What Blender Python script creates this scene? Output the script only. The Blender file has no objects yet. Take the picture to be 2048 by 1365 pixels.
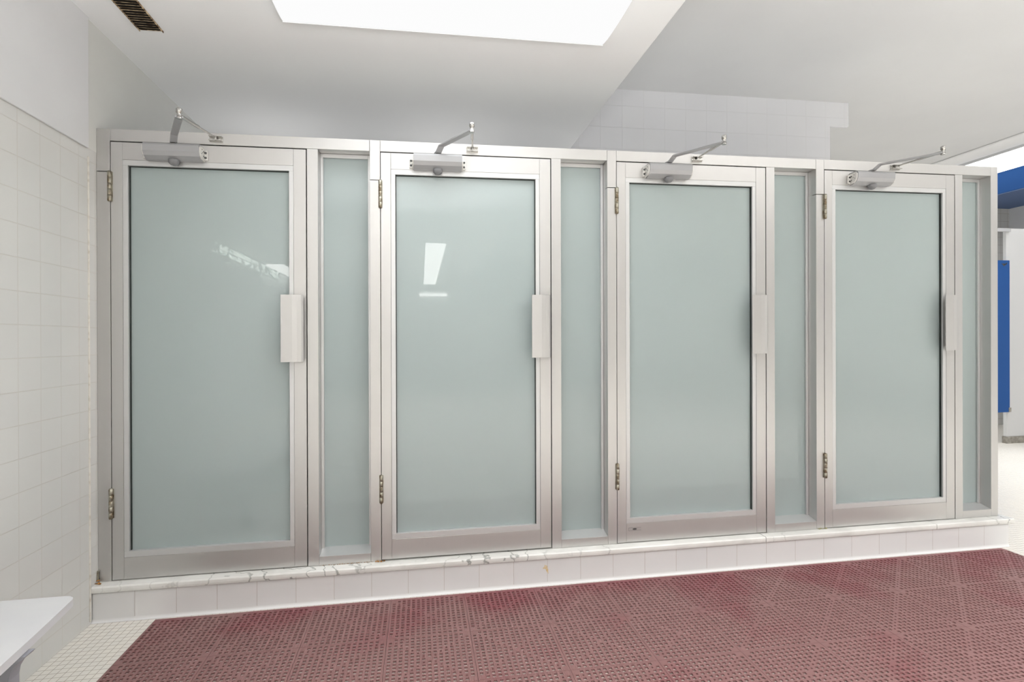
import bpy, math, random
from mathutils import Vector, Matrix, noise
random.seed(7)
SC = bpy.context.scene
COL = SC.collection
ZF = 0.165                       # height of the marble kerb above the mosaic floor

# ---------------------------------------------------------------- camera
cam_d = bpy.data.cameras.new('camera'); cam = bpy.data.objects.new('camera', cam_d); COL.objects.link(cam)
yaw, pitch, roll = 0.16217, -0.001754, -0.00298
fw = Vector((math.sin(yaw)*math.cos(pitch), math.cos(yaw)*math.cos(pitch), math.sin(pitch)))
rt = Vector((math.cos(yaw), -math.sin(yaw), 0)); up = rt.cross(fw)
r2 = rt*math.cos(roll) + up*math.sin(roll); u2 = up*math.cos(roll) - rt*math.sin(roll)
M = Matrix((r2, u2, -fw)).transposed().to_4x4(); M.translation = Vector((1.47808, -2.85906, 1.1166+ZF))
cam.matrix_world = M
cam_d.sensor_width = 36; cam_d.lens = 1116.445/2048*36; cam_d.clip_start = .05; cam_d.clip_end = 60
SC.camera = cam
# ---------------------------------------------------------------- world and view
W = bpy.data.worlds.new('world'); SC.world = W; W.use_nodes = True
W.node_tree.nodes['Background'].inputs[0].default_value = (.9, .95, 1, 1)
W.node_tree.nodes['Background'].inputs[1].default_value = .3
vs = SC.view_settings; vs.view_transform = 'Standard'; vs.look = 'None'; vs.gamma = 1; vs.exposure = 0.22
vs.use_curve_mapping = False
# light levels
L_MAIN, L_ROW, L_COVE, L_UP = 7, 10.0, 4.0, 3.4
def area(name, x, y, z, sx, sy, power, spread, rot=(0, 0, 0), col=(.95, .985, 1.0)):
    d = bpy.data.lights.new(name, 'AREA'); d.shape = 'RECTANGLE'; d.size = sx; d.size_y = sy
    d.energy = power; d.spread = math.radians(spread); d.color = col
    o = bpy.data.objects.new(name, d); COL.objects.link(o); o.location = (x, y, z); o.rotation_euler = rot
    return o
area('ceiling_lamp_and_fill', 1.62, -.50, 2.515+ZF+.015, 1.40, .52, L_MAIN, 125)

for ax, ay, asx, asy, ap in ((1.0, -4.2, 2.4, 1.2, 40), (1.0, -7.5, 2.4, 3.0, 70), (4.6, -3.6, 3.0, 1.6, 115), (4.6, -8, 3.0, 4.0, 90), (7.4, .6, .6, 4.0, 14), (6.3, 2.7, 2.0, 1.4, 34), (7.4, -4.5, .8, 4.0, 50)):  # unseen downlights without fixtures, added for floor bounce and door fill
    area('ceiling_lamp_and_fill', ax, ay, (2.52 if ax < 2 else 3.06)+ZF, asx, asy, ap, 110)

# unseen fill lamps added near the camera, aimed up to brighten the ceilings
area('bounce_fill', 1.6, -3.05, 1.55+ZF, .5, .5, 34, 120, (math.radians(155), 0, 0), (.97, .985, 1))
area('bounce_fill', 4.6, -3.05, 1.65+ZF, .5, .5, 32, 120, (math.radians(155), 0, 0), (.97, .985, 1))

for ax in (.5, 1.7, 3.0, 4.2):      # unseen uplights added behind the doors to brighten the stall ceilings
    area('stall_fill_light', ax, 1.25, 1.80+ZF, .3, .3, 1.5, 170, (math.radians(180), 0, 0), (1, .99, .98))

# ---------------------------------------------------------------- helpers
class MB:
    def __init__(s): s.v = []; s.f = []; s.sm = []
    def add(s, vs_, fs, smooth=False):
        n = len(s.v); s.v += [tuple(p) for p in vs_]
        for f in fs: s.f.append(tuple(i+n for i in f)); s.sm.append(smooth)
        return s
    def box(s, x0, x1, y0, y1, z0, z1):
        return s.add([(x0,y0,z0),(x1,y0,z0),(x1,y1,z0),(x0,y1,z0),(x0,y0,z1),(x1,y0,z1),(x1,y1,z1),(x0,y1,z1)],
                     [(0,3,2,1),(4,5,6,7),(0,1,5,4),(1,2,6,5),(2,3,7,6),(3,0,4,7)])
    def prism(s, prof, a0, a1, axis='x', smooth=False):
        # prof: closed list of 2D points; axis x -> (y,z), y -> (x,z), z -> (x,y)
        def P(a, p):
            return {'x': (a, p[0], p[1]), 'y': (p[0], a, p[1]), 'z': (p[0], p[1], a)}[axis]
        n = len(prof)
        ar = sum(prof[i][0]*prof[(i+1) % n][1]-prof[(i+1) % n][0]*prof[i][1] for i in range(n))
        if (ar < 0) != (axis == 'y'): prof = prof[::-1]
        vs_ = [P(a0, p) for p in prof]+[P(a1, p) for p in prof]
        if a1 < a0: vs_ = [P(a1, p) for p in prof]+[P(a0, p) for p in prof]
        fs = [(i, (i+1) % n, n+(i+1) % n, n+i) for i in range(n)]
        s.add(vs_, fs, smooth); s.add(vs_, [tuple(range(n))[::-1], tuple(range(n, 2*n))])
        return s
    def tube(s, pts, rad, n=12, cap=True, flat=None):
        pts = [Vector(p) for p in pts]; k = len(pts)
        rads = rad if isinstance(rad, (list, tuple)) else [rad]*k
        ring = []; prev = None
        for i, p in enumerate(pts):
            t = (pts[min(i+1, k-1)]-pts[max(i-1, 0)]).normalized()
            a = Vector((0, 0, 1)) if abs(t.z) < .9 else Vector((1, 0, 0))
            if prev is not None: a = prev
            b = t.cross(a).normalized(); a = b.cross(t).normalized(); prev = a
            for j in range(n):
                th = 2*math.pi*j/n
                ka, kb = (rads[i], rads[i]) if flat is None else flat
                ring.append(p+a*ka*math.sin(th)+b*kb*math.cos(th))
        fs = [(i*n+j, i*n+(j+1) % n, (i+1)*n+(j+1) % n, (i+1)*n+j) for i in range(k-1) for j in range(n)]
        s.add(ring, fs, True)
        if cap: s.add(ring, [tuple(range(n))[::-1], tuple(range((k-1)*n, k*n))])
        return s
    def lathe(s, c, prof, n=20, axis='z'):
        # prof: list of (r, h)
        vs_ = []
        for r, h in prof:
            for j in range(n):
                th = 2*math.pi*j/n; a, b = r*math.cos(th), r*math.sin(th)
                vs_.append({'z': (c[0]+a, c[1]+b, c[2]+h), 'y': (c[0]+a, c[1]+h, c[2]+b), 'x': (c[0]+h, c[1]+a, c[2]+b)}[axis])
        m = len(prof)
        s.add(vs_, [(i*n+j, i*n+(j+1) % n, (i+1)*n+(j+1) % n, (i+1)*n+j) for i in range(m-1) for j in range(n)], True)
        s.add(vs_, [tuple(range(n))[::-1], tuple(range((m-1)*n, m*n))])
        return s
    def bar(s, pts, w, t, wdir=(0, 0, 1)):
        # flat strap following pts, width w along wdir, thickness t
        pts = [Vector(p) for p in pts]; W_ = Vector(wdir); k = len(pts); vs_ = []
        for i, p in enumerate(pts):
            d = (pts[min(i+1, k-1)]-pts[max(i-1, 0)]).normalized()
            ww = (W_-d*W_.dot(d)).normalized(); n_ = d.cross(ww).normalized()
            for a, b in ((-1,-1),(1,-1),(1,1),(-1,1)): vs_.append(p+ww*a*w/2+n_*b*t/2)
        fs = [(i*4+j, i*4+(j+1) % 4, (i+1)*4+(j+1) % 4, (i+1)*4+j) for i in range(k-1) for j in range(4)]
        fs += [(3, 2, 1, 0), tuple(range((k-1)*4, k*4))]
        return s.add(vs_, fs)

def obj(name, mb, m, parent=None, bevel=0, seg=2, shared=None):
    me = shared or bpy.data.meshes.new(name)
    if shared is None:
        off = Vector((0, 0, 0)) if parent is None else wl(parent)
        me.from_pydata([tuple(Vector(v)-off) for v in mb.v], [], mb.f)
        me.polygons.foreach_set('use_smooth', mb.sm)
        me.update(); me.materials.append(m)
        import bmesh
        b = bmesh.new(); b.from_mesh(me); bmesh.ops.recalc_face_normals(b, faces=b.faces); b.to_mesh(me); b.free()
    o = bpy.data.objects.new(name, me); COL.objects.link(o)
    if parent: o.parent = parent
    if bevel:
        md = o.modifiers.new('edge', 'BEVEL'); md.width = bevel; md.segments = seg; md.limit_method = 'ANGLE'; md.angle_limit = math.radians(40)
    return o
def wl(o):
    p = Vector((0, 0, 0))
    while o is not None: p += Vector(o.location); o = o.parent
    return p
def thing(name, label, cat, loc, group=None):
    o = bpy.data.objects.new(name, None); COL.objects.link(o); o.location = loc; o.empty_display_size = .05
    o['label'] = label; o['category'] = cat
    if group: o['group'] = group
    return o
def tag(o, label, cat, group=None, kind=None):
    o['label'] = label; o['category'] = cat
    if group: o['group'] = group
    if kind: o['kind'] = kind
    return o
def struct(name, mb, m, parent=None, **k):
    o = obj(name, mb, m, parent, **k)
    if parent is None: o['kind'] = 'structure'
    return o

# ---------------------------------------------------------------- materials
def mat(name, col, rough=.5, metal=0, spec=.5, **kw):
    m = bpy.data.materials.new(name); m.use_nodes = True; p = m.node_tree.nodes['Principled BSDF']
    p.inputs['Base Color'].default_value = (*col, 1); p.inputs['Roughness'].default_value = rough
    p.inputs['Metallic'].default_value = metal; p.inputs['Specular IOR Level'].default_value = spec
    for k, v in kw.items(): p.inputs[k].default_value = v
    return m
def nd(m, t, **kw):
    n = m.node_tree.nodes.new(t)
    for k, v in kw.items():
        if k in n.inputs: n.inputs[k].default_value = v
        else: setattr(n, k, v)
    return n
def lk(m, a, b): m.node_tree.links.new(a, b)
def P(m): return m.node_tree.nodes['Principled BSDF']
def noisy(name, col, col2, scale=6, rough=.5, bump=0.0, lo=.35, hi=.7, stretch=(1, 1, 1), detail=5, **kw):
    m = mat(name, col, rough, **kw)
    tc = nd(m, 'ShaderNodeTexCoord'); mp = nd(m, 'ShaderNodeMapping', Scale=stretch)
    n = nd(m, 'ShaderNodeTexNoise', Scale=scale, Detail=detail); r = nd(m, 'ShaderNodeValToRGB')
    r.color_ramp.elements[0].position = lo; r.color_ramp.elements[1].position = hi
    r.color_ramp.elements[0].color = (*col, 1); r.color_ramp.elements[1].color = (*col2, 1)
    lk(m, tc.outputs['Object'], mp.inputs[0]); lk(m, mp.outputs[0], n.inputs['Vector']); lk(m, n.outputs[0], r.inputs[0])
    lk(m, r.outputs[0], P(m).inputs['Base Color'])
    if bump:
        b = nd(m, 'ShaderNodeBump', Strength=bump, Distance=.002); lk(m, n.outputs[0], b.inputs['Height']); lk(m, b.outputs[0], P(m).inputs['Normal'])
    return m
def tiles(name, col, col2, grout, w, h, axes, off=(0, 0), mortar=.0014, rough=.22, slope=0.0, smooth=.1, bumpd=.0012, bw=.5):
    # square glazed tiles laid straight; axes = which object axes run along and up
    m = mat(name, col, rough)
    tc = nd(m, 'ShaderNodeTexCoord'); sp = nd(m, 'ShaderNodeSeparateXYZ'); cb = nd(m, 'ShaderNodeCombineXYZ')
    lk(m, tc.outputs['Object'], sp.inputs[0])
    def lin(ax, o_, sl):
        a = nd(m, 'ShaderNodeMath', operation='ADD'); a.inputs[1].default_value = o_
        lk(m, sp.outputs['XYZ'.index(ax)], a.inputs[0]); out = a.outputs[0]
        if sl:
            k = nd(m, 'ShaderNodeMath', operation='MULTIPLY_ADD'); k.inputs[1].default_value = -sl
            lk(m, sp.outputs[0], k.inputs[0]); lk(m, out, k.inputs[2]); out = k.outputs[0]
        return out
    lk(m, lin(axes[0], off[0], 0), cb.inputs[0]); lk(m, lin(axes[1], off[1], slope), cb.inputs[1])
    b = nd(m, 'ShaderNodeTexBrick', offset=0.0, squash=1.0)
    for k, v in {'Scale': 1.0, 'Mortar Size': mortar, 'Mortar Smooth': smooth, 'Bias': 0.0, 'Brick Width': w, 'Row Height': h}.items(): b.inputs[k].default_value = v
    b.inputs['Color1'].default_value = (*col, 1); b.inputs['Color2'].default_value = (*col2, 1); b.inputs['Mortar'].default_value = (*grout, 1)
    lk(m, cb.outputs[0], b.inputs['Vector'])
    n = nd(m, 'ShaderNodeTexNoise', Scale=2.2, Detail=4); lk(m, tc.outputs['Object'], n.inputs['Vector'])
    mx = nd(m, 'ShaderNodeMix', data_type='RGBA', blend_type='MULTIPLY'); mx.inputs[0].default_value = .10
    lk(m, b.outputs['Color'], mx.inputs[6]); lk(m, n.outputs[0], mx.inputs[7]); lk(m, mx.outputs[2], P(m).inputs['Base Color'])
    inv = nd(m, 'ShaderNodeMath', operation='SUBTRACT'); inv.inputs[0].default_value = 1; lk(m, b.outputs['Fac'], inv.inputs[1])
    bp = nd(m, 'ShaderNodeBump', Strength=.8, Distance=bumpd); lk(m, inv.outputs[0], bp.inputs['Height']); lk(m, bp.outputs[0], P(m).inputs['Normal'])
    rr = nd(m, 'ShaderNodeMapRange'); rr.inputs['To Min'].default_value = rough; rr.inputs['To Max'].default_value = .8
    lk(m, b.outputs['Fac'], rr.inputs[0]); lk(m, rr.outputs[0], P(m).inputs['Roughness'])
    return m

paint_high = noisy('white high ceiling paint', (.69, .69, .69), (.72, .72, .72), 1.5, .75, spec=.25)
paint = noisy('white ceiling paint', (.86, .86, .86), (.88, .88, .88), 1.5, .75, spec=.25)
plaster = noisy('white wall plaster', (.73, .73, .74), (.76, .76, .77), 2.5, .55, bump=.05)
plaster_grey = noisy('warm grey wall paint', (.68, .68, .65), (.73, .73, .70), 2.0, .5)
tile_left = tiles('cream wall tile', (.73, .725, .70), (.71, .705, .685), (.62, .60, .56), .1255, .1255, 'YZ', (.126*20+.001, .126*4-.428+.0-0), .0016, .2)
tile_back = tiles('cool white wall tile', (.76, .76, .785), (.77, .77, .79), (.69, .69, .70), .183, .175, 'XZ', (.02, .0), .0016, .25, slope=.0105)
tile_kerb = tiles('kerb tile', (.82, .805, .80), (.79, .785, .785), (.52, .46, .42), .1765, 2.0, 'XZ', (-.0015, 1.0), .0009, .16)
mosaic = tiles('cream mosaic floor', (.88, .835, .765), (.845, .81, .75), (.27, .20, .14), .0303, .0303, 'XY', (1.0, 1.0), .0008, .3, bumpd=.0006)
tile_far = tiles('beige far wall tile', (.68, .665, .64), (.66, .65, .625), (.45, .42, .38), .11, .11, 'XZ', (0, 0), .002, .4)
alu = mat('satin anodised aluminium', (.585, .575, .565), .38, .78)
def brushed(m, sx, sy, sz):
    tc = nd(m, 'ShaderNodeTexCoord'); mp = nd(m, 'ShaderNodeMapping', Scale=(sx, sy, sz))
    n = nd(m, 'ShaderNodeTexNoise', Scale=1.0, Detail=3); lk(m, tc.outputs['Object'], mp.inputs[0]); lk(m, mp.outputs[0], n.inputs['Vector'])
    b = nd(m, 'ShaderNodeBump', Strength=.06, Distance=.0006); lk(m, n.outputs[0], b.inputs['Height']); lk(m, b.outputs[0], P(m).inputs['Normal'])
    r = nd(m, 'ShaderNodeMapRange'); r.inputs['To Min'].default_value = .30; r.inputs['To Max'].default_value = .46
    lk(m, n.outputs[0], r.inputs[0]); lk(m, r.outputs[0], P(m).inputs['Roughness'])
brushed(alu, 260, 260, 5)
alu_light = mat('bright aluminium stop', (.64, .64, .64), .42, .6)
closer_m = mat('grey lacquered closer', (.40, .40, .41), .45, .3)
cap_m = mat('grey plastic cap', (.20, .20, .21), .5)
steel = mat('polished steel', (.48, .47, .45), .25, 1.0)
bracket_m = mat('pale cast bracket', (.72, .71, .68), .5, .3)
dark = mat('dark screw head', (.10, .10, .10), .5, .4)
gasket_shade_m = mat('black gasket and gap shade', (.015, .02, .018), .6)
hinge_m = noisy('tarnished hinge steel', (.42, .40, .33), (.16, .11, .06), 60, .38, bump=.2, lo=.45, hi=.68, metal=.85, stretch=(1, 1, .6))
rust_m = noisy('rust', (.50, .24, .06), (.16, .07, .02), 90, .9, bump=.6)
moss_m = noisy('yellowed sealant crumbs', (.45, .42, .20), (.25, .24, .10), 90, .9, bump=.6)
caulk_m = noisy('aged caulk', (.70, .67, .61), (.48, .42, .34), 30, .7, bump=.4, lo=.5, hi=.8)
# frosted glass: milky green body with a clear smooth face
glass = bpy.data.materials.new('frosted green glass'); glass.use_nodes = True
nt = glass.node_tree; nt.nodes.clear(); out = nd(glass, 'ShaderNodeOutputMaterial')
df = nd(glass, 'ShaderNodeBsdfDiffuse'); df.inputs[0].default_value = (.615, .695, .692, 1)
tl = nd(glass, 'ShaderNodeBsdfTranslucent'); tl.inputs[0].default_value = (.76, .86, .86, 1)
m1 = nd(glass, 'ShaderNodeMixShader'); m1.inputs[0].default_value = .45; lk(glass, df.outputs[0], m1.inputs[1]); lk(glass, tl.outputs[0], m1.inputs[2])
gl = nd(glass, 'ShaderNodeBsdfGlossy'); gl.inputs['Roughness'].default_value = .003
fr = nd(glass, 'ShaderNodeFresnel'); fr.inputs[0].default_value = 1.5
m2 = nd(glass, 'ShaderNodeMixShader'); lk(glass, fr.outputs[0], m2.inputs[0]); lk(glass, m1.outputs[0], m2.inputs[1]); lk(glass, gl.outputs[0], m2.inputs[2])
lk(glass, m2.outputs[0], out.inputs[0])
# marble
marble = mat('veined white marble', (.84, .83, .81), .25)
tc = nd(marble, 'ShaderNodeTexCoord'); n1 = nd(marble, 'ShaderNodeTexNoise', Scale=2.2, Detail=7, Distortion=1.6)
wv = nd(marble, 'ShaderNodeTexWave', Scale=2.6, Distortion=14, Detail=9); wv.inputs['Detail Scale'].default_value = 2.2
lk(marble, tc.outputs['Object'], n1.inputs['Vector']); lk(marble, tc.outputs['Object'], wv.inputs['Vector'])
r1 = nd(marble, 'ShaderNodeValToRGB'); e = r1.color_ramp.elements
e[0].position = 0; e[0].color = (.46, .47, .46, 1); e[1].position = .05; e[1].color = (1, 1, 1, 1)
lk(marble, wv.outputs[0], r1.inputs[0])
r2_ = nd(marble, 'ShaderNodeValToRGB'); e = r2_.color_ramp.elements; e[0].position = .40; e[0].color = (.84, .83, .80, 1); e[1].position = .62; e[1].color = (.72, .71, .68, 1)
lk(marble, n1.outputs[0], r2_.inputs[0])
r3 = nd(marble, 'ShaderNodeValToRGB'); e = r3.color_ramp.elements; e[0].position = .46; e[1].position = .62; n3 = nd(marble, 'ShaderNodeTexNoise', Scale=1.7, Detail=2)
lk(marble, tc.outputs['Object'], n3.inputs['Vector']); lk(marble, n3.outputs[0], r3.inputs[0])
mx = nd(marble, 'ShaderNodeMix', data_type='RGBA', blend_type='MULTIPLY'); lk(marble, r3.outputs[0], mx.inputs[0]); lk(marble, r2_.outputs[0], mx.inputs[6]); lk(marble, r1.outputs[0], mx.inputs[7])
lk(marble, mx.outputs[2], P(marble).inputs['Base Color'])
# ribbed red vinyl
vinyl = mat('ribbed dark red vinyl', (.26, .06, .07), .42)
tc = nd(vinyl, 'ShaderNodeTexCoord'); g = nd(vinyl, 'ShaderNodeNewGeometry')
w_ = nd(vinyl, 'ShaderNodeTexWave', Scale=62.0, bands_direction='X'); lk(vinyl, tc.outputs['Object'], w_.inputs['Vector'])
bp = nd(vinyl, 'ShaderNodeBump', Strength=.55, Distance=.0012); lk(vinyl, w_.outputs[0], bp.inputs['Height']); lk(vinyl, bp.outputs[0], P(vinyl).inputs['Normal'])
nn = nd(vinyl, 'ShaderNodeTexNoise', Scale=2.6, Detail=5); lk(vinyl, g.outputs['Position'], nn.inputs['Vector'])
rp = nd(vinyl, 'ShaderNodeValToRGB'); e = rp.color_ramp.elements
e[0].position = .30; e[0].color = (.215, .060, .068, 1); e[1].position = .55; e[1].color = (.25, .125, .120, 1)
sv = nd(vinyl, 'ShaderNodeSeparateXYZ'); lk(vinyl, g.outputs['Position'], sv.inputs[0])     # redder along the kerb, paler away from it
wr = nd(vinyl, 'ShaderNodeMapRange'); wr.inputs['From Min'].default_value = -.10; wr.inputs['From Max'].default_value = -.45; wr.inputs['To Min'].default_value = -.14; wr.inputs['To Max'].default_value = .10
lk(vinyl, sv.outputs[1], wr.inputs[0]); ad = nd(vinyl, 'ShaderNodeMath', operation='ADD'); lk(vinyl, nn.outputs[0], ad.inputs[0]); lk(vinyl, wr.outputs[0], ad.inputs[1])
lk(vinyl, ad.outputs[0], rp.inputs[0]); lk(vinyl, rp.outputs[0], P(vinyl).inputs['Base Color'])
kerb_white = mat('glazed cove tile', (.80, .79, .785), .2)
bench_m = noisy('white moulded plastic', (.64, .64, .66), (.67, .67, .68), 9, .35)
bench_leg = mat('grey bench leg', (.04, .038, .03), .7, 0, .2)
bench_edge = mat('pale grey leg edge', (.30, .30, .33), .6)
white_lam = mat('white laminate', (.62, .62, .62), .35)
blue_lam = mat('blue laminate', (.020, .085, .28), .55, 0, .2)
blue_dark = mat('deep blue bulkhead paint', (.010, .042, .135), .8, 0, .1)
blue_bounce = mat('blue underside bounce', (.12, .17, .30), .8, 0, .1)  # bulkhead blue with floor bounce on its underside put into the colour
metal_shoe = noisy('stained steel shoe', (.42, .40, .36), (.24, .22, .19), 25, .45, metal=.6)
enamel = mat('white enamel', (.85, .85, .85), .4)
vent_m = noisy('rusted vent metal', (.62, .48, .31), (.10, .05, .02), 45, .8, bump=.5, lo=.40, hi=.60, stretch=(1, 1.6, 1))
void_m = mat('vent recess shade', (.012, .01, .008), .9)
def emit(name, s, col=(1, .985, .96)):
    m = bpy.data.materials.new(name); m.use_nodes = True; m.node_tree.nodes.clear()
    o = nd(m, 'ShaderNodeOutputMaterial'); e_ = nd(m, 'ShaderNodeEmission'); e_.inputs[0].default_value = (*col, 1); e_.inputs[1].default_value = s
    lk(m, e_.outputs[0], o.inputs[0]); return m
lens_m = emit('lit ceiling lens', .84, (1, 1, 1)); row_m = emit('lit strip lens', L_ROW); cove_m = emit('lit cove lens', L_COVE, (1, 1, .98)); up_m = emit('added fill panel', L_UP)

# ---------------------------------------------------------------- the setting
FZ = -.165; CL = 2.573; CH = 3.105
struct('floor', MB().box(-1.6, 10.0, -14.4, 5.0, FZ-.1, FZ), mosaic)
struct('wall_left', MB().box(-.2, 0, -1.42, 1.65, FZ, 1.99), tile_left)
struct('trim_1', MB().box(-.2, 0, -1.42, 1.65, 1.99, CL+.02), plaster_grey)
struct('trim_2', MB().box(0, .010, -1.42, -.075, 1.985, CL+.01), plaster, bevel=.003)
c = MB()
c.tube([(.0015, -.066, z/20) for z in range(-3, 40)], .0045, 8); struct('trim_3', c, caulk_m)
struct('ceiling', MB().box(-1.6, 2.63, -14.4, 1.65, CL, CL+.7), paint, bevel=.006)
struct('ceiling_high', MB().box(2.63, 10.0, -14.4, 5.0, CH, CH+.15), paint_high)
bk = MB()
bk.box(-.2, 4.966, 1.45, 1.65, FZ, CH+.02)
bk.prism([(4.966, 2.893), (5.13, 2.893), (5.147, 2.905), (5.147, CH+.02), (4.966, CH+.02)], 1.45, 1.462, 'y')
struct('wall_back', bk, tile_back)
struct('wall_end', MB().box(4.865, 4.925, .11, 1.449, FZ, 2.06), tile_back)
struct('wall_far', MB().box(5.0, 10.0, 3.72, 3.85, FZ, CH), tile_far)
struct('wall_right', MB().box(9.6, 9.8, -14.4, 3.72, FZ, CH), plaster)
struct('wall_rear', MB().box(-1.6, 10.0, -14.5, -14.3, FZ, CH), plaster)
struct('wall_wing', MB().box(-1.6, -1.42, -14.3, -1.42, FZ, CL), plaster)
struct('wall_return', MB().box(-1.6, -.2, -1.42, -1.30, FZ, CL), plaster)
struct('trim_4', MB().box(8.62, 9.6, -2.0, 3.72, 2.83, CH), blue_dark)
struct('trim_5', MB().box(8.625, 9.6, -2.0, 3.72, 2.822, 2.829), blue_bounce)
# clerestory strip window at the far left, seen mirrored in the first door
w1 = struct('window_1', MB().box(-1.42, -1.40, -9.3, -5.2, 2.38, 2.56), white_lam)
wm = emit('overcast sky through leaves', 3.0, (.9, 1, .9))
obj('pane', MB().box(-1.40, -1.392, -9.25, -5.25, 2.395, 2.455).box(-1.40, -1.392, -9.25, -5.25, 2.475, 2.545), wm, w1)
tn = nd(wm, 'ShaderNodeTexNoise', Scale=9, Detail=4); rp = nd(wm, 'ShaderNodeValToRGB'); rp.color_ramp.elements[0].position = .42; rp.color_ramp.elements[1].position = .56
rp.color_ramp.elements[1].color = (2.2, 2.4, 2.2, 1)
tcw = nd(wm, 'ShaderNodeTexCoord'); lk(wm, tcw.outputs['Object'], tn.inputs['Vector']); lk(wm, tn.outputs[0], rp.inputs[0]); lk(wm, rp.outputs[0], [n for n in wm.node_tree.nodes if n.type == 'EMISSION'][0].inputs[0])

# ---------------------------------------------------------------- tiled kerb with marble top
kb = thing('shower_kerb', 'low white tiled kerb under the shower doors, capped with grey-veined marble', 'kerb', (0, .03, FZ))
obj('tile_face', MB().box(0.001, 4.938, -.05, .10, FZ, -.0305), tile_kerb, kb, bevel=.003)
pf = [(-.05, FZ+.0005), (-.05, FZ+.016)]+[(-.05-.010*(1-math.cos(a)), FZ+.016-.0155*math.sin(a)) for a in [math.pi/2*i/6 for i in range(1, 7)]]
obj('cove_base', MB().prism(pf, .001, 4.940, 'x'), kerb_white, kb)
for a, b in ((.0, 3.345), (3.349, 4.431), (4.434, 4.968)):
    prof = [(.11, -.030), (.11, 0), (-.053, 0), (-.058, -.002), (-.0605, -.006), (-.061, -.018), (-.0595, -.027), (-.056, -.030)]
    obj('marble_slab', MB().prism(prof, a+.001, b, 'x'), marble, kb)
def crumbs(name, pts, m, parent, r=.005, n=4, amp=.5):
    mb = MB()
    for (x, y, z) in pts:
        for _ in range(n):
            q = (x+random.uniform(-1, 1)*r*1.6, y+random.uniform(-.4, .4)*r, z+random.uniform(-.2, .5)*r)
            rr = r*random.uniform(.4, 1)
            mb.lathe(q, [(rr*.3, -rr*.5), (rr*random.uniform(.7, 1.3), -rr*.1), (rr*random.uniform(.6, 1.1), rr*.3), (rr*.2, rr*.6)], 7)
    return obj(name, mb, m, parent)
crumbs('rust_deposit', [(1.262, -.006, .004), (1.275, -.008, .004), (1.288, -.006, .003)], rust_m, kb, .006)['label'] = 'orange rust crumbs at the foot of the post'
crumbs('rust_deposit', [(.99+.013*i, -.002, .002) for i in range(20)], rust_m, kb, .0025, 2)
crumbs('rust_deposit', [(3.715+.01*i, -.003, .003) for i in range(6)], moss_m, kb, .004, 3)['label'] = 'greenish crumbs at the foot of the post'
rs = MB(); rs.box(.001, .007, -.012, -.004, .012, .056); rs.box(.001, .012, -.012, -.004, .052, .056); rs.box(.001, .012, -.012, -.004, .010, .016)
crumbs('rust_deposit', [(.010, -.022, .003), (.016, -.03, .002), (.006, -.012, .01)], rust_m, kb, .006)['label'] = 'orange rust stain in the left corner'
obj('rusted_clip', rs, hinge_m, kb, bevel=.002)
ch = MB(); pts = [(0, 0), (.012, -.006), (.018, -.026), (.020, -.048), (.012, -.040), (.004, -.022), (-.012, -.018), (-.004, -.012)]
ch.prism([(2.105+a, -.060+b) for a, b in pts], -.0507, -.0499, 'y')
obj('chipped_glaze', ch, noisy('ochre chip', (.62, .46, .24), (.75, .68, .55), 70, .8, bump=.4), kb)['label'] = 'ochre leaf-shaped chip'

# ---------------------------------------------------------------- aluminium partition
HH = 2.103; HB = 2.048
hx = [.059, 1.282, 2.515, 3.755]; lx = [.929, 2.155, 3.390, 4.623]; END = 4.925
pt = thing('shower_partition', 'satin aluminium frame of the shower fronts with four narrow frosted sidelights', 'partition', (0, .05, 0))
for i in range(5):
    x0, x1 = ((0.001, .0572) if i == 0 else (hx[i]-.0515, hx[i]-.0015)) if i < 4 else (4.876, END)
    p_ = MB()
    if i < 4: p_.box(x0, x1, 0, .10, .001, 1.9025); p_.box(x0, x1, 0, .10, 1.9060, HH); p_.box(x0+.001, x1-.001, .035, .099, 1.90, 1.91)
    else: p_.box(x0, x1, 0, .10, .001, HH)
    obj('post', p_, alu, pt, bevel=.0009)
for i in range(4):
    xr = (hx[i+1]-.052) if i < 3 else 4.876
    obj('header', MB().box(hx[i]-.0005, xr-.0010, 0, .10, HB, HH), alu, pt, bevel=.0009)
    obj('mullion', MB().box(lx[i]+.002, lx[i]+.0535, 0, .10, .001, HB-.0010), alu, pt, bevel=.0009)
    # door stops behind the gaps, black to stand for the shade in them
    obj('door_stop', MB().box(hx[i]-.001, lx[i]+.002, .055, .099, 2.02, HB).box(hx[i]-.002, hx[i]+.012, .055, .099, .01, 2.02).box(lx[i]-.014, lx[i]+.003, .055, .099, .01, 2.02), gasket_shade_m, pt)
    a, b = lx[i]+.0540, xr-.0005
    obj('bottom_rail', MB().box(a, b, 0, .10, .001, .0445), alu, pt, bevel=.0009)
    obj('sill', MB().prism([(.0005, .0448), (.078, .0640), (.10, .0640), (.10, .0446)], a, b, 'x'), alu_light, pt)
    obj('glazing_stop', MB().box(a, a+.014, .066, .078, .060, HB-.001).box(b-.014, b, .066, .078, .060, HB-.001)
        .box(a+.014, b-.014, .066, .078, HB-.020, HB-.001), alu_light, pt, bevel=.001)
    obj('glass_pane', MB().box(a+.002, b-.002, .080, .088, .062, HB-.003), glass, pt)

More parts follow.
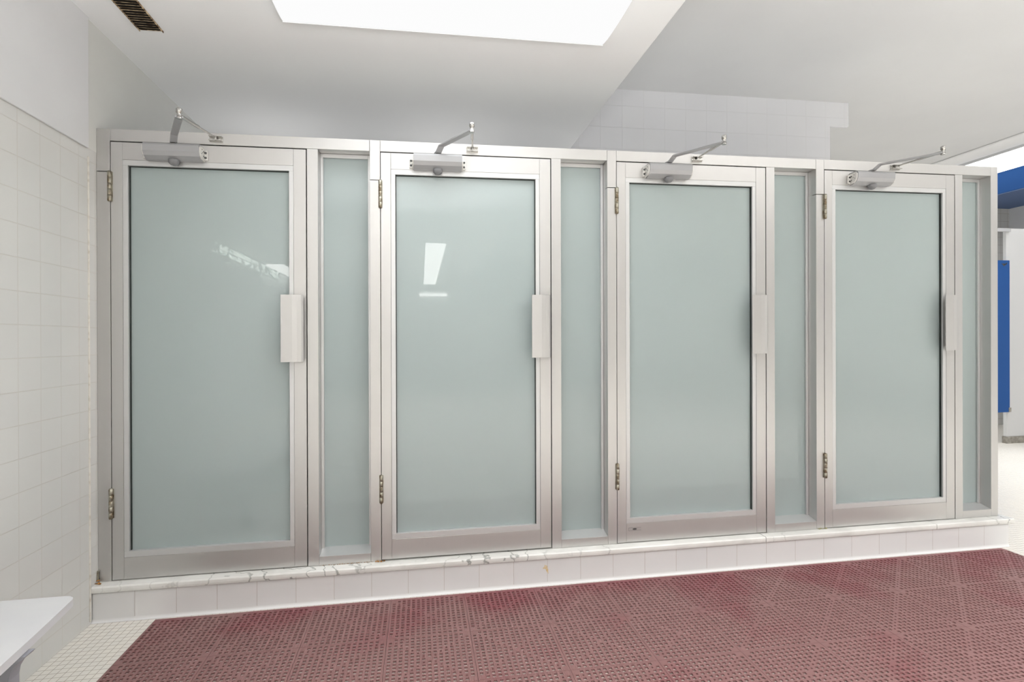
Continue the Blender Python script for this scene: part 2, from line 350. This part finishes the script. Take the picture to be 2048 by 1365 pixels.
# ---------------------------------------------------------------- shower doors
labels = ['shower door nearest the tiled left wall, its closer elbow arm pointing up above the frame',
          'second shower door from the left wall, frosted pane mirroring a bright strip of ceiling light',
          'third shower door from the left wall, with a small worn sticker on its bottom rail',
          'rightmost shower door, next to the end sidelight and the opening to the toilets']
def closer(h, door):
    X = h
    prof = [(-.001, 1.958), (-.030, 1.958), (-.052, 1.972), (-.064, 1.990), (-.065, 2.018), (-.060, 2.027), (-.052, 2.030), (-.001, 2.030)]
    body = obj('door_closer', MB().prism(prof, X+.164, X+.404, 'x'), closer_m, door, bevel=.0015)
    body['label'] = 'grey surface-mounted hydraulic closer body'
    for s, x0 in ((-1, X+.164), (1, X+.404)):
        p2 = [(-.0012, 1.962), (-.040, 1.966), (-.052, 1.976), (-.060, 1.992), (-.060, 2.014), (-.050, 2.022), (-.0012, 2.022)]
        e1 = MB().prism(p2, x0+s*.0005, x0+s*.006, 'x')
        fx0, fx1 = sorted((x0+s*.006, x0+s*.020)); e1.box(fx0, fx1, -.014, -.001, 1.968, 2.014)
        br = obj('end_bracket', e1, bracket_m, body, bevel=.0012)
        sc_ = MB()
        for z in (1.979, 2.002): sc_.lathe((x0+s*.013, -.0145, z), [(.0055, 0), (.0055, -.002), (.003, -.0026)], 12, 'y')
        for y, z, r in ((-.020, 1.984, .0035), (-.020, 2.006, .0035), (-.040, 2.010, .0025), (-.045, 1.990, .0022), (-.034, 1.998, .002)):
            sc_.lathe((x0+s*.006, y, z), [(r, 0), (r, s*.0012)], 10, 'x')
        obj('screws', sc_, dark, body)
    obj('pinion_cap', MB().lathe((X+.284, -.028, 1.958), [(.024, .001), (.024, -.006), (.022, -.013), (.014, -.022), (.004, -.025)], 24), cap_m, body)
    obj('spindle', MB().lathe((X+.284, -.030, 2.030), [(.014, 0), (.014, .004), (.010, .006), (.010, .012)], 20), steel, body)
    el = Vector((X+.428, -.336, 2.050))
    arm = MB().bar([(X+.279, -.018, 2.040), (X+.287, -.040, 2.042), (X+.300, -.066, 2.064), (X+.302, -.071, 2.065), el+Vector((0, 0, -.002))], .030, .007, (1, .43, 0))
    obj('main_arm', arm, closer_m, body, bevel=.001)
    obj('elbow_joint', MB().lathe(el, [(.011, -.012), (.011, -.003), (.009, -.002), (.009, .014), (.012, .015), (.012, .030), (.008, .033)], 20), steel, body)
    sh = Vector((X+.460, -.018, 2.074))
    d = (sh-el); ps = [el+Vector((0, 0, .004))+d*t for t in (.0, .10, .5, .55, .62, 1.0)]
    obj('forearm', MB().tube(ps, [.0055, .0075, .0075, .0045, .0045, .0042], 12), steel, body)
    shb = MB().box(X+.430, X+.490, -.004, -.0005, 2.060, 2.086)
    shb.box(X+.432, X+.488, -.024, -.004, 2.081, 2.085).box(X+.432, X+.488, -.024, -.004, 2.062, 2.066)
    shb.lathe((X+.460, -.016, 2.062), [(.007, 0), (.007, .026)], 14)
    shb.lathe((X+.442, -.004, 2.074), [(.004, 0), (.004, -.003)], 10, 'y').lathe((X+.478, -.004, 2.074), [(.004, 0), (.004, -.003)], 10, 'y')
    obj('mounting_shoe', shb, steel, body, bevel=.0006)

for i in range(4):
    h, l = hx[i], lx[i]; a, b = h+.0015, l-.0028
    zt = 2.0425; zb = .0045 if i != 1 else .008
    d = thing('shower_door', labels[i], 'door', ((a+b)/2, .02, 0), 'frosted shower doors in the aluminium partition')
    sl, sr = h+.051, l-.061
    obj('stile', MB().box(a, sl-.0006, 0, .045, zb, zt), alu, d, bevel=.0008)
    obj('stile', MB().box(sr+.0006, b, 0, .045, zb, zt), alu, d, bevel=.0008)
    obj('top_rail', MB().box(sl, sr, 0, .045, 1.962, zt), alu, d, bevel=.0008)
    obj('bottom_rail', MB().box(sl, sr, 0, .045, zb, .105), alu, d, bevel=.0008)
    gi, gj, g0, g1 = h+.073, l-.082, .134, 1.936
    obj('glazing_bead', MB().box(sl+.0003, gi, .0012, .023, g0, g1).box(gj, sr-.0003, .0012, .023, g0, g1)
        .box(sl+.0003, sr-.0003, .0012, .023, g1+.0003, 1.9615).box(sl+.0003, sr-.0003, .0012, .023, .1055, g0-.0003), alu_light, d, bevel=.0007)
    obj('gasket', MB().box(gi, gi+.0035, .014, .0235, g0, g1).box(gj-.0025, gj, .012, .0235, g0, g1).box(gi, gj, .014, .0235, g1-.0025, g1), gasket_shade_m, d)
    obj('glass_pane', MB().box(gi-.004, gj+.004, .0235, .031, g0-.004, g1+.004), glass, d)
    # pull: folded plate standing off the latch stile
    hp = [(l-.112, -.046), (l-.112, -.042), (l-.052, -.041), (l-.052, -.0005), (l-.040, -.0005), (l-.040, -.041), (l-.020, -.036), (l-.012, -.030), (l-.010, -.032), (l-.018, -.040), (l-.038, -.0455), (l-.060, -.0475)]
    hd = obj('handle', MB().prism(hp, 1.006, 1.329, 'z'), alu, d, bevel=.0006)
    hd['label'] = 'flat aluminium pull plate'
    for zc in (1.8345, .3615):
        hm = MB(); z0 = zc-.068
        for k in range(5):
            hm.lathe((h, -.008, z0+k*.0272), [(.0078, .0), (.0088, .0006), (.0088, .0258), (.0078, .0264)], 16)
        hm.lathe((h, -.008, z0-.003), [(.006, 0), (.0085, .003)], 14).lathe((h, -.008, z0+.1360), [(.0085, 0), (.006, .003)], 14)
        hm.box(h-.010, h+.010, -.003, -.0002, z0, z0+.136)
        obj('hinge', hm, hinge_m, d)['label'] = 'tarnished steel butt hinge'
    closer(h, d)
    if i == 2:
        s_ = MB().box(2.578, 2.648, -.0006, -.0001, .066, .082)
        sk = obj('sticker', s_, mat('worn silver sticker', (.50, .48, .47), .45, .6), d); sk['label'] = 'small worn silver maker sticker'
        obj('sticker_print', MB().box(2.578, 2.648, -.0009, -.0006, .081, .082).box(2.578, 2.648, -.0009, -.0006, .066, .067).box(2.578, 2.579, -.0009, -.0006, .067, .081)
            .prism([(2.600+.012*math.cos(t)+.012, .074+.005*math.sin(t)) for t in [2*math.pi*k/14 for k in range(14)]], -.0009, -.0006, 'y'), dark, sk)

# ---------------------------------------------------------------- rubber drainage mat, interlocking tiles
T = .3515; NX, NY = 13, 4; MX0, MY1 = .279, -.098; MH = .0074
mt = thing('drainage_mat', 'dark red perforated drainage mat laid along the kerb on the mosaic floor', 'mat', (MX0+T*NX/2, -.8, FZ))
mz = MB(); n = 15; bd = .0045; cw = (T-.0012-2*bd)/n; hw, hd_ = .0066, .0056
def hole(i, j):
    if i == 7 and j == 7: return 0
    if (i in (0, n-1)) and (j in (0, n-1)): return 0
    return .6 if (i == j or i+j == n-1) else 1
g0 = .0006+bd
mz.add([(0.0006,0.0006,MH),(T-.0006,.0006,MH),(T-.0006,g0,MH),(.0006,g0,MH)], [(0,1,2,3)])
mz.add([(0.0006,T-g0,MH),(T-.0006,T-g0,MH),(T-.0006,T-.0006,MH),(.0006,T-.0006,MH)], [(0,1,2,3)])
mz.add([(0.0006,g0,MH),(g0,g0,MH),(g0,T-g0,MH),(.0006,T-g0,MH)], [(0,1,2,3)])
mz.add([(T-g0,g0,MH),(T-.0006,g0,MH),(T-.0006,T-g0,MH),(T-g0,T-g0,MH)], [(0,1,2,3)])
for s_ in range(4):
    A = [(.0006,.0006),(T-.0006,.0006),(T-.0006,T-.0006),(.0006,T-.0006)]
    p, q = A[s_], A[(s_+1) % 4]; mz.add([(p[0],p[1],.0005),(q[0],q[1],.0005),(q[0],q[1],MH),(p[0],p[1],MH)], [(0,1,2,3)])
for i in range(n):
    for j in range(n):
        x0, y0 = g0+i*cw, g0+j*cw; x1, y1 = x0+cw, y0+cw; cx, cy = (x0+x1)/2, (y0+y1)/2
        q_ = hole(i, j); hw, hd_ = .0064*q_, .0074*q_
        if not q_: mz.add([(x0,y0,MH),(x1,y0,MH),(x1,y1,MH),(x0,y1,MH)], [(0,1,2,3)]); continue
        o_ = [(x0,y0,MH),(x1,y0,MH),(x1,y1,MH),(x0,y1,MH)]
        i_ = [(cx-hw,cy-hd_,MH),(cx+hw,cy-hd_,MH),(cx+hw,cy+hd_,MH),(cx-hw,cy+hd_,MH)]
        b_ = [(a_,b2,.0015) for a_, b2, _ in i_]
        mz.add(o_+i_+b_, [(k, (k+1) % 4, 4+(k+1) % 4, 4+k) for k in range(4)]+[(4+k, 4+(k+1) % 4, 8+(k+1) % 4, 8+k) for k in range(4)])
tile_me = bpy.data.meshes.new('mat_tile'); tile_me.from_pydata(mz.v, [], mz.f); tile_me.update(); tile_me.materials.append(vinyl)
for i in range(NX):
    for j in range(NY):
        if i == 0 and j > 1: continue
        o = bpy.data.objects.new('mat_tile', tile_me); COL.objects.link(o); o.parent = mt
        o.location = Vector((MX0+T*i, MY1-T*(j+1), FZ))-Vector(mt.location)
strips = MB().box(MX0, MX0+T*NX, MY1, MY1+.018, FZ+.0005, FZ+.0070)
obj('edge_strip', strips, vinyl, mt, bevel=.002)

# ---------------------------------------------------------------- bench
bn = thing('bench', 'white moulded bench with rounded edge along the tiled left wall, cut by the frame', 'bench', (.2, -1.6, FZ))
BZ = FZ+.45
outl = [(.006, -.835), (.335, -.835), (.352, -.838), (.365, -.848), (.373, -.864), (.388, -.98), (.405, -1.12), (.418, -1.24), (.440, -1.5), (.452, -1.8), (.456, -2.1), (.452, -2.4), (.44, -2.44), (.006, -2.45)]
obj('seat', MB().prism(outl, BZ-.024, BZ, 'z'), bench_m, bn, bevel=.0105, seg=5)
def leg(y):
    pr_ = [(.05, FZ), (.356, FZ), (.356, BZ-.09), (.360, BZ-.065), (.372, BZ-.045), (.392, BZ-.0265), (.05, BZ-.0265)]
    lg = obj('leg', MB().prism(pr_, y-.03, y, 'y'), bench_leg, bn)
    ed = [(.356, FZ), (.378, FZ), (.378, BZ-.09), (.382, BZ-.068), (.392, BZ-.050), (.412, BZ-.034), (.418, BZ-.0265), (.392, BZ-.0265), (.372, BZ-.045), (.360, BZ-.065), (.356, BZ-.09)]
    obj('edge_band', MB().prism(ed, y-.036, y+.006, 'y'), bench_edge, lg, bevel=.002)
leg(-1.12); leg(-2.1)

# ---------------------------------------------------------------- ceiling lamp above the second door
cl = thing('ceiling_light', 'long bright lamp with curved white lens in the low ceiling above the doors', 'light', (1.62, -.5, CL))
prof = [(-.200, CL-.003)]+[(-.50+.300*math.cos(t), CL-.004-.046*math.sin(t)**.55) for t in [math.pi*k/16 for k in range(1, 16)]]+[(-.800, CL-.003)]
obj('lens', MB().prism(prof, .872, 2.366, 'x', smooth=True), lens_m, cl)
obj('lens_dim_edge', MB().prism([(-.1995, CL-.001), (-.1995, CL-.012), (-.205, CL-.024), (-.216, CL-.034), (-.228, CL-.0400), (-.228, CL-.0385), (-.205, CL-.015)], .8722, 2.3658, 'x'), enamel, cl)  # unlit strip added to imitate the dimmer edge of the lens
obj('rim', MB().box(.862, .871, -.81, -.19, CL-.014, CL-.0005).box(2.367, 2.376, -.81, -.19, CL-.014, CL-.0005)
    .box(.871, 2.367, -.199, -.190, CL-.006, CL-.0005).box(.871, 2.367, -.81, -.801, CL-.006, CL-.0005), enamel, cl, bevel=.001)

# ---------------------------------------------------------------- rusty vent
vt = thing('ceiling_vent', 'rust-eaten brown slatted vent in the low ceiling near the left wall', 'vent', (.235, -.2, CL))
obj('shade_backing', MB().box(.186, .286, -.56, .001, CL-.002, CL-.0008), void_m, vt)  # black sheet stands for the shade inside the vent recess
for k in range(28):
    y = -.004-.02*k; w = .012 if k % 4 else .015
    s_ = MB().add([(.187, y, CL-.003), (.2855, y, CL-.003), (.2855, y-w, CL-.009), (.187, y-w, CL-.009), (.187, y, CL-.0045), (.2855, y, CL-.0045), (.2855, y-w, CL-.0105), (.187, y-w, CL-.0105)],
                  [(0,1,2,3),(7,6,5,4),(0,4,5,1),(1,5,6,2),(2,6,7,3),(3,7,4,0)])
    obj('slat', s_, vent_m, vt)
obj('frame', MB().box(.1845, .187, -.562, .003, CL-.008, CL-.0008).box(.2855, .288, -.562, .003, CL-.008, CL-.0008), vent_m, vt)

# ---------------------------------------------------------------- toilets at the far right
sp_ = thing('toilet_partition', 'white toilet stall panel on a stained metal shoe at the right edge', 'partition', (8.5, 2.6, FZ))
obj('panel', MB().box(8.155, 9.2, 2.584, 2.62, -.086, 2.302), white_lam, sp_, bevel=.002)
obj('metal_shoe', MB().box(8.147, 9.2, 2.574, 2.63, FZ, -.086), metal_shoe, sp_, bevel=.003)
obj('headrail', MB().box(7.3, 8.195, 2.560, 2.582, 2.262, 2.300), mat('grey headrail', (.45, .45, .46), .5), sp_)
bd_ = thing('stall_door', 'tall blue toilet stall door beside the white panel, beyond the showers', 'door', (7.87, 2.57, .198))
obj('door_leaf', MB().box(7.57, 8.168, 2.555, 2.580, .198, 1.932), blue_lam, bd_, bevel=.002)
hk = MB().prism([(8.055, 1.895), (8.125, 1.895), (8.09, 1.865)], 2.552, 2.5548, 'y')
hk.tube([(8.09, 2.552, 1.885), (8.09, 2.528, 1.885), (8.09, 2.522, 1.90)], .004, 8)
obj('coat_hook', hk, dark, bd_)
obj('hinge', MB().box(8.150, 8.180, 2.548, 2.5845, .20, .25), metal_shoe, bd_)
cv = thing('cove_light', 'long lit trough lamp beside the blue bulkhead at the upper right', 'light', (8.0, 1.0, CH))
vp = [(7.45, CH-.002)]+[(7.60-.15*math.cos(t), CH-.004-.05*math.sin(t)) for t in [math.pi*k/12 for k in range(1, 12)]]+[(7.75, CH-.002)]
obj('valance', MB().prism(vp, -3.0, 3.70, 'y', smooth=True), enamel, cv)
obj('reflector', MB().box(7.765, 7.90, -3.0, 3.70, CH-.012, CH-.001), mat('grey trough', (.50, .50, .50), .5), cv)
obj('lens', MB().box(7.90, 8.60, -3.0, 3.70, CH-.016, CH-.001), cove_m, cv)

# ---------------------------------------------------------------- lamps behind the viewer mirrored in the glass, plus an added fill panel
for k in range(5):
    y1 = -5.54-1.228*k; y0 = y1-1.17
    t = thing('strip_light', 'white ceiling strip lamp in the row mirrored in the second door', 'light', (1.71, (y0+y1)/2, CL), 'strip lamps in a row along the low ceiling')
    obj('tray', MB().box(1.55, 1.87, y0-.01, y1+.01, CL-.02, CL-.001), enamel, t)
    obj('lens', MB().box(1.56, 1.86, y0, y1, CL-.035, CL-.0202), row_m, t)
t = thing('wall_light', 'short bright tube lamp high on the distant rear wall', 'light', (1.87, -14.25, 2.45))
obj('tube', MB().box(1.45, 2.28, -14.27, -14.20, 2.44, 2.52), emit('tube glow', 9), t)
t = thing('lit_panel', 'ceiling lamp by the strip window, mirrored in the leftmost door', 'light', (-1.2, -10, CL))
obj('lens', MB().box(-1.38, -1.08, -11.3, -8.2, CL-.03, CL-.001), row_m, t)
t = thing('lit_panel', 'wide fill panel added on the high ceiling behind the viewer', 'light', (5, -2.2, CH))
obj('lens', MB().box(3.6, 6.4, -2.9, -2.1, CH-.03, CH-.001), up_m, t)  # glowing panel added out of view to fill the right-hand doors


# ---------------------------------------------------------------- the building is slightly out of level: about 1 cm per metre rise to the right
def fall(x, z): return z+ZF+.0095*x+.001*x*(z/1.05-1)
bpy.context.view_layer.update()
old = {o: wl(o) for o in COL.objects if o.type in ('MESH', 'EMPTY')}
new = {o: Vector((p.x, p.y, fall(p.x, p.z))) for o, p in old.items()}
done = set()
for o, p in old.items():
    if o.type != 'MESH' or o.data.name in done: continue
    done.add(o.data.name); sh = o.data.users > 1
    for v in o.data.vertices:
        if sh: v.co.z += .0083*v.co.x
        else:
            w = p+v.co; v.co.z = fall(w.x, w.z)-new[o].z
    o.data.update()
for o in old: o.location = new[o]-(new[o.parent] if o.parent else Vector((0, 0, 0)))
